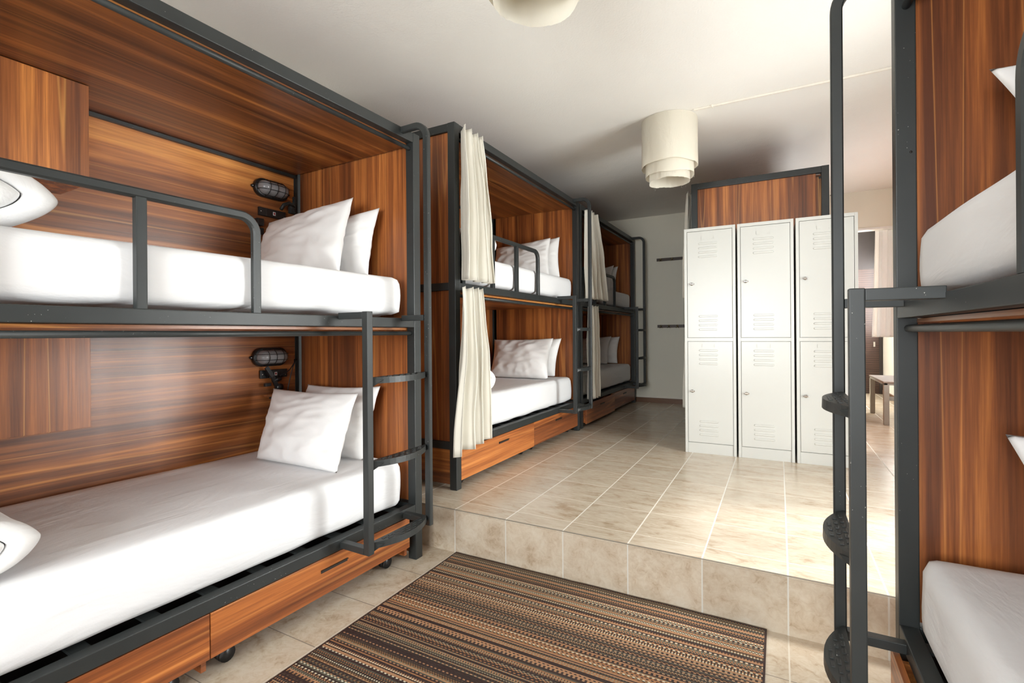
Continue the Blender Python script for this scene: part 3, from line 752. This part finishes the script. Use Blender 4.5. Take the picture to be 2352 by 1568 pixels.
# ------------------------------------------------------------------ lamps on the ceiling
def drum_lamp(cx_, cy_, label, seed):
    E = empty('ceiling_lamp', (cx_, cy_, ZC)); tag(E, label, 'ceiling lamp', 'tiered cloth drum lamps')
    m0 = MB(); m0.rod((0, 0, 0), (0, 0, -.03), .05, 24); m0.rod((0, 0, -.03), (0, 0, -.16), .018, 12); m0.build('lamp_holder', MAT['conduit'], E)
    MB().tube([(.214*math.cos(a), .214*math.sin(a), -.006) for a in [2*PI*i/48 for i in range(48)]], .003, 6, 0, True).build('wire_ring', MAT['conduit'], E)
    m1 = MB()
    for i in range(12):
        a = PI*i/12
    vs_, fs_ = [], []
    for j in range(9):
        t = PI*j/8
        for i in range(16): vs_.append((.03*math.sin(t)*math.cos(2*PI*i/16), .03*math.sin(t)*math.sin(2*PI*i/16), -.19+.036*math.cos(t)))
    for j in range(8):
        for i in range(16): fs_.append((j*16+i, j*16+(i+1) % 16, (j+1)*16+(i+1) % 16, (j+1)*16+i))
    m1.add(vs_, fs_, 0, True); m1.build('bulb', MAT['pale'], E)
    for r, z0, z1, sd in ((.217, -.002, -.375, 1), (.187, -.004, -.450, 2), (.157, -.006, -.495, 3)):
        vs_, fs_ = [], []; n, k = 96, 14
        for j in range(k+1):
            t = j/k
            for i in range(n):
                a = 2*PI*i/n
                rr = r*(1+.012*t*noise.noise(Vector((math.cos(a)*2.2, math.sin(a)*2.2, seed+sd))) + .012*t*noise.noise(Vector((math.cos(a)*6, math.sin(a)*6, t*2+seed+sd))))
                seam = min(abs(a-4.05-.1*sd), 2*PI-abs(a-4.05-.1*sd))
                rr += -.006*math.exp(-(seam/.05)**2)*t
                zz = z0+(z1-z0)*t + (.014*noise.noise(Vector((math.cos(a)*1.5, math.sin(a)*1.5, seed*2+sd)))+.003*noise.noise(Vector((a*9, sd, seed))))*t**3
                vs_.append((rr*math.cos(a), rr*math.sin(a), zz))
        for j in range(k):
            for i in range(n): fs_.append((j*n+i, j*n+(i+1) % n, (j+1)*n+(i+1) % n, (j+1)*n+i))
        m = MB(); m.add(vs_, fs_, 0, True)
        # loose threads at the hem
        for q in range(16):
            a = random.random()*2*PI; p = Vector((r*math.cos(a), r*math.sin(a), z1+.006)); l = .008+.026*random.random()**2
            m.tube([p, p+Vector((.003*random.uniform(-1, 1), .003*random.uniform(-1, 1), -l*.5)), p+Vector((.006*random.uniform(-1, 1), .006*random.uniform(-1, 1), -l))], .0005, 4)
        m.build('shade_tier', MAT['shade'], E)
    return E
drum_lamp(-.770, 4.115, 'three-tier cream cloth drum lamp on the ceiling in front of the far bunk', 1.0)
drum_lamp(-.770, 1.62, 'cream cloth lamp cut by the top edge of the photo', 4.0)
m = MB(); m.box(-.56, XR, 3.974, 3.990, ZC-.014, ZC-.0005, 0, .002)
tag(m.build('cable_conduit', MAT['conduit']), 'white cable conduit running across the ceiling from the cloth lamp', 'conduit')
for xx, w_ in ((-.43, 'first'), (.38, 'second')):
    tag(MB().box(xx-.006, xx+.006, 3.968, 3.996, ZC-.018, ZC-.0003, 0, .002).build('conduit_clip', MAT['conduit']), 'small white clip round the ceiling conduit, %s from the cloth lamp' % w_, 'clip', 'conduit clips')

# ------------------------------------------------------------------ hook boards on the far wall
def hook_board(x0, x1, z, knobs, label):
    E = empty('hook_board', (x0, YF, z)); tag(E, label, 'coat rack', 'hook boards on the far wall')
    MB().box(0, x1-x0, -.016, -.0005, -.021, .021, 0, .002).build('board', MAT['hookwood'], E)
    for x in knobs:
        m = MB(); c = (x-x0)
        m.rod((c, -.016, .004), (c, -.030, .004), .005, 10); 
        vs_, fs_ = [], []
        for j in range(7):
            t = PI*j/6
            for i in range(12): vs_.append((c+.013*math.sin(t)*math.cos(2*PI*i/12), -.036+.010*math.cos(t), .004+.013*math.sin(t)*math.sin(2*PI*i/12)))
        for j in range(6):
            for i in range(12): fs_.append((j*12+i, j*12+(i+1) % 12, (j+1)*12+(i+1) % 12, (j+1)*12+i))
        m.add(vs_, fs_, 0, True)
        m.tube([(c, -.017, -.008), (c-.012, -.030, -.020), (c-.018, -.040, -.024), (c-.024, -.044, -.016)], .004, 8)
        m.tube([(c, -.017, -.008), (c+.012, -.030, -.020), (c+.018, -.040, -.024), (c+.024, -.044, -.016)], .004, 8)
        m.build('hook', MAT['brass'], E)
hook_board(-1.560, -.75, 2.335, [-1.50, -1.34, -1.18, -1.02, -.86], 'upper dark hook board on the far wall')
hook_board(-1.555, -.75, 1.367, [-1.50, -1.39, -1.27, -1.15, -1.03, -.91], 'lower dark hook board with brass hooks on the far wall')

# ------------------------------------------------------------------ caged bed lights, sockets
def cage_lamp(loc, sgn, label, rz=0.0):
    """wall plane normal = +x (sgn 1: sticks out to +x)"""
    E = empty('cage_lamp', loc, rz); tag(E, label, 'wall lamp', 'caged bed lights')
    hl, r = .058, .054
    def stad(rad, x, n=20):
        out = []
        for i in range(n+1): a = -PI/2+PI*i/n; out.append((sgn*x, hl+rad*math.cos(a), rad*math.sin(a)))
        for i in range(n+1): a = PI/2+PI*i/n; out.append((sgn*x, -hl+rad*math.cos(a), rad*math.sin(a)))
        return out
    def loft(m, rings, cap=True):
        k = len(rings[0]); vs_ = [p for r_ in rings for p in r_]; fs_ = []
        for q in range(len(rings)-1):
            for i in range(k): fs_.append((q*k+i, q*k+(i+1) % k, (q+1)*k+(i+1) % k, (q+1)*k+i))
        if cap: fs_ += [tuple(range(k))[::-1], tuple((len(rings)-1)*k+i for i in range(k))]
        m.add(vs_, fs_, 0, True); return m
    loft(MB(), [stad(r+.004, 0), stad(r+.004, .022), stad(r, .028), stad(r-.010, .030)]).build('lamp_base', MAT['black'], E)
    ears = MB(); ears.rod((0, hl+r+.008, 0), (sgn*.012, hl+r+.008, 0), .010, 12); ears.rod((0, -hl-r-.008, 0), (sgn*.012, -hl-r-.008, 0), .010, 12); ears.build('lamp_lug', MAT['black'], E)
    sc = MB(); sc.rod((sgn*.012, -hl-r-.008, 0), (sgn*.015, -hl-r-.008, 0), .004, 8); sc.rod((sgn*.012, hl+r+.008, 0), (sgn*.015, hl+r+.008, 0), .004, 8); sc.build('screw', MAT['chrome'], E)
    loft(MB(), [stad(.044*math.cos(t), .028+.055*math.sin(t)) for t in [i*PI/2/7*.93 for i in range(8)]]).build('lamp_glass', MAT['lamp_glass'], E)
    m = MB()
    for y in (-.050, 0.0, .050):
        m.tube([(sgn*(.028+.060*math.sin(a)), y, .050*math.cos(a)) for a in [PI*i/14 for i in range(15)]], .0020, 6)
    for z in (-.018, .018):
        m.tube([(sgn*(.028+.056*math.sin(a)**.6), (hl+.048)*math.cos(a), z) for a in [PI*i/20 for i in range(21)]], .0020, 6)
    m.build('wire_cage', MAT['black'], E)
    return E
def socket_panel(loc, label, wd=.185, rz=0.0):
    E = empty('socket_panel', loc, rz); tag(E, label, 'socket panel', 'black bed socket panels')
    MB().box(0, .016, -wd/2, wd/2, -.026, .026, 0, .003).build('plate', MAT['black'], E)
    m = MB()
    for y in (-wd/2+.048, wd/2-.060): m.box(.0155, .0172, y-.0012, y+.0012, -.024, .024)
    m.build('module_joint', MAT['dark'], E)
    m = MB(); m.box(.0155, .0178, .010-.009, .010+.009, -.012, .010, 1); m.box(.0170, .0184, .010-.005, .010+.005, -.007, .006, 0)
    m.build('switch', [MAT['red'], MAT['pale']], E)
    m = MB(); m.rod((.0155, wd/2-.012, -.010), (.0175, wd/2-.012, -.010), .004, 10); m.rod((.0155, -wd/2+.014, 0), (.0175, -wd/2+.014, 0), .004, 10); m.build('screw', MAT['chrome'], E)
    return E
XW = -2.857
def back_x(fr, y): return fr.W(1.040, y-fr.y0, 0).x
cage_lamp((back_x(B1, 2.02)+.0012, 2.020, 2.198), 1, 'caged oval wall light above the nearest upper bed', B1.rz)
cage_lamp((back_x(B1, 2.00)+.0012, 2.003, 1.137), 1, 'caged oval wall light above the nearest lower bed', B1.rz)
socket_panel((back_x(B1, 2.02)+.0012, 2.028, 2.050), 'black socket panel under the light of the nearest upper bed', .185, B1.rz)
socket_panel((back_x(B1, 2.02)+.0012, 2.030, 1.029), 'black socket panel under the light of the nearest lower bed', .185, B1.rz)

bx_ = back_x(B1, 2.0)
# clamp bracket with shelf block and cable, lower bed
E = empty('clamp_bracket', (bx_+.026, 2.0, .90)); tag(E, 'black clamp bracket below the caged light of the nearest lower bed', 'bracket')
m = MB()
m.sweep([(.020, -.045, .175), (.030, -.010, .115), (.030, .015, .060), (.024, .035, .010), (.020, .030, -.020)], [(-.012, -.006), (.012, -.006), (.012, .006), (-.012, .006)], (1, 0, 0), False, 0, False)
m.rod((.020, .000, .088), (.020, .050, .100), .017, 14); m.rod((.018, .038, .045), (.040, .038, .045), .022, 18)
m.rod((.020, -.025, .11), (.020, .065, .11), .006, 10); m.box(.004, .026, -.055, -.015, .055, .075, 0, .003); m.box(.006, .030, -.02, .045, -.026, -.014, 0, .003)
m.build('clamp_arm', MAT['black'], E)
MB().box(-.0185, .030, -.045, .018, -.012, .004, 0, .002).build('shelf_block', MAT['wood_y'], E)
MB().tube([(.020, .035, .110), (.022, .09, .130), (.022, .12, .150), (.030, .150, .195), (.028, .160, .214), (.024, .152, .190), (.020, .140, .150), (.018, .125, .095), (.016, .112, .040), (.014, .106, -.02)], .0032, 8).build('cable', MAT['black'], E)
# grey hook bracket at the corner post of the upper bed
E = empty('corner_bracket', (bx_+.024, 2.07, 2.05)); tag(E, 'grey curved bracket in the corner above the nearest upper pillows', 'bracket')
m = MB(); m.tube([(.022, -.005, .030), (.030, .010, .062), (.036, .045, .080), (.036, .080, .072), (.030, .088, .100), (.024, .092, .130)], .011, 10); m.box(.002, .034, .060, .100, .02, .075, 0, .006)
m.build('bracket_arm', MAT['metal'], E)
MB().tube([(.035, .05, .060), (.040, .08, .045), (.040, .10, .010), (.036, .115, -.03)], .0025, 6).build('cable', MAT['black'], E)
E = empty('clip', (bx_+.034, 1.92, 1.94)); tag(E, 'small black clip partly hidden by the front pillow on the nearest upper bed', 'clip')
MB().box(-.029, .022, -.022, .022, .010, .055, 0, .006).box(-.029, .022, -.020, .020, -.045, -.004, 0, .006).build('clip_body', MAT['black'], E)
MB().rod((-.004, -.016, -.006), (-.004, -.016, .012), .008, 12).build('clip_pin', MAT['chrome'], E)
# loose cable on the bunk behind the lockers
tag(MB().tube([(.385, 4.838, 2.40), (.398, 4.83, 2.385), (.412, 4.82, 2.350), (.405, 4.81, 2.315), (.39, 4.80, 2.30), (.40, 4.78, 2.26), (.43, 4.76, 2.20), (.44, 4.74, 2.161)], .0035, 8).build('cable', MAT['black']),
    'thin dark cable hanging beside the bunk end above the rightmost locker', 'cable')

# ------------------------------------------------------------------ rug
def build_rug():
    x0, x1, y0, y1 = -1.652, -.052, -.35, 2.342; nx, ny = 60, 40; vs, fs = [], []
    for j in range(ny+1):
        for i in range(nx+1):
            x = x0+(x1-x0)*i/nx; y = y0+(y1-y0)*j/ny; t = max(0, (j/ny-.93)/.07)
            wob = (.004+.006*abs(noise.noise(Vector((x*3.2, 1.0, 0)))))*t
            ye = y + (.004*noise.noise(Vector((x*2.5, 4, 0))))*t
            vs.append((x, ye, .0065+wob))
    for j in range(ny):
        for i in range(nx): a = j*(nx+1)+i; fs.append((a, a+1, a+nx+2, a+nx+1))
    n0 = len(vs)
    per = [i for i in range(nx+1)] + [(nx+1)*j+nx for j in range(1, ny+1)] + [(nx+1)*ny+i for i in range(nx-1, -1, -1)] + [(nx+1)*j for j in range(ny-1, 0, -1)]
    for q in per: v = vs[q]; vs.append((v[0], v[1], .0005 if v[2] < .008 else v[2]-.005))
    k = len(per)
    for q in range(k): fs.append((per[q], per[(q+1) % k], n0+(q+1) % k, n0+q))
    fs.append(tuple(n0+q for q in range(k)))
    o = MB().add(vs, fs, 0, False).build('rug', MAT['rug']); tag(o, 'brown striped woven rug on the lower floor below the step', 'rug')
build_rug()

# ------------------------------------------------------------------ bench in the room beyond
E = empty('bench', (1.0, 6.62, ZS)); tag(E, 'limed wooden bench with woven seat past the lockers', 'bench')
MB().box(-.005, .42, -.005, .95, .455, .475, 0, .008).build('woven_seat', MAT['woven'], E)
m = MB()
m.box(0, .42, 0, .05, .435, .470, 0, .006).box(0, .42, .90, .95, .435, .470, 0, .006).box(0, .04, 0, .95, .435, .470, 0, .006).box(.38, .42, 0, .95, .435, .470, 0, .006)
m.box(.02, .40, .012, .035, .27, .31, 0, .003)
m.build('seat_frame', MAT['bench'], E)
for x, y in ((.0, .0), (.37, .0), (.0, .90), (.37, .90)):
    MB().box(x, x+.05, y, y+.05, 0, .436, 0, .004).build('leg', MAT['bench'], E)
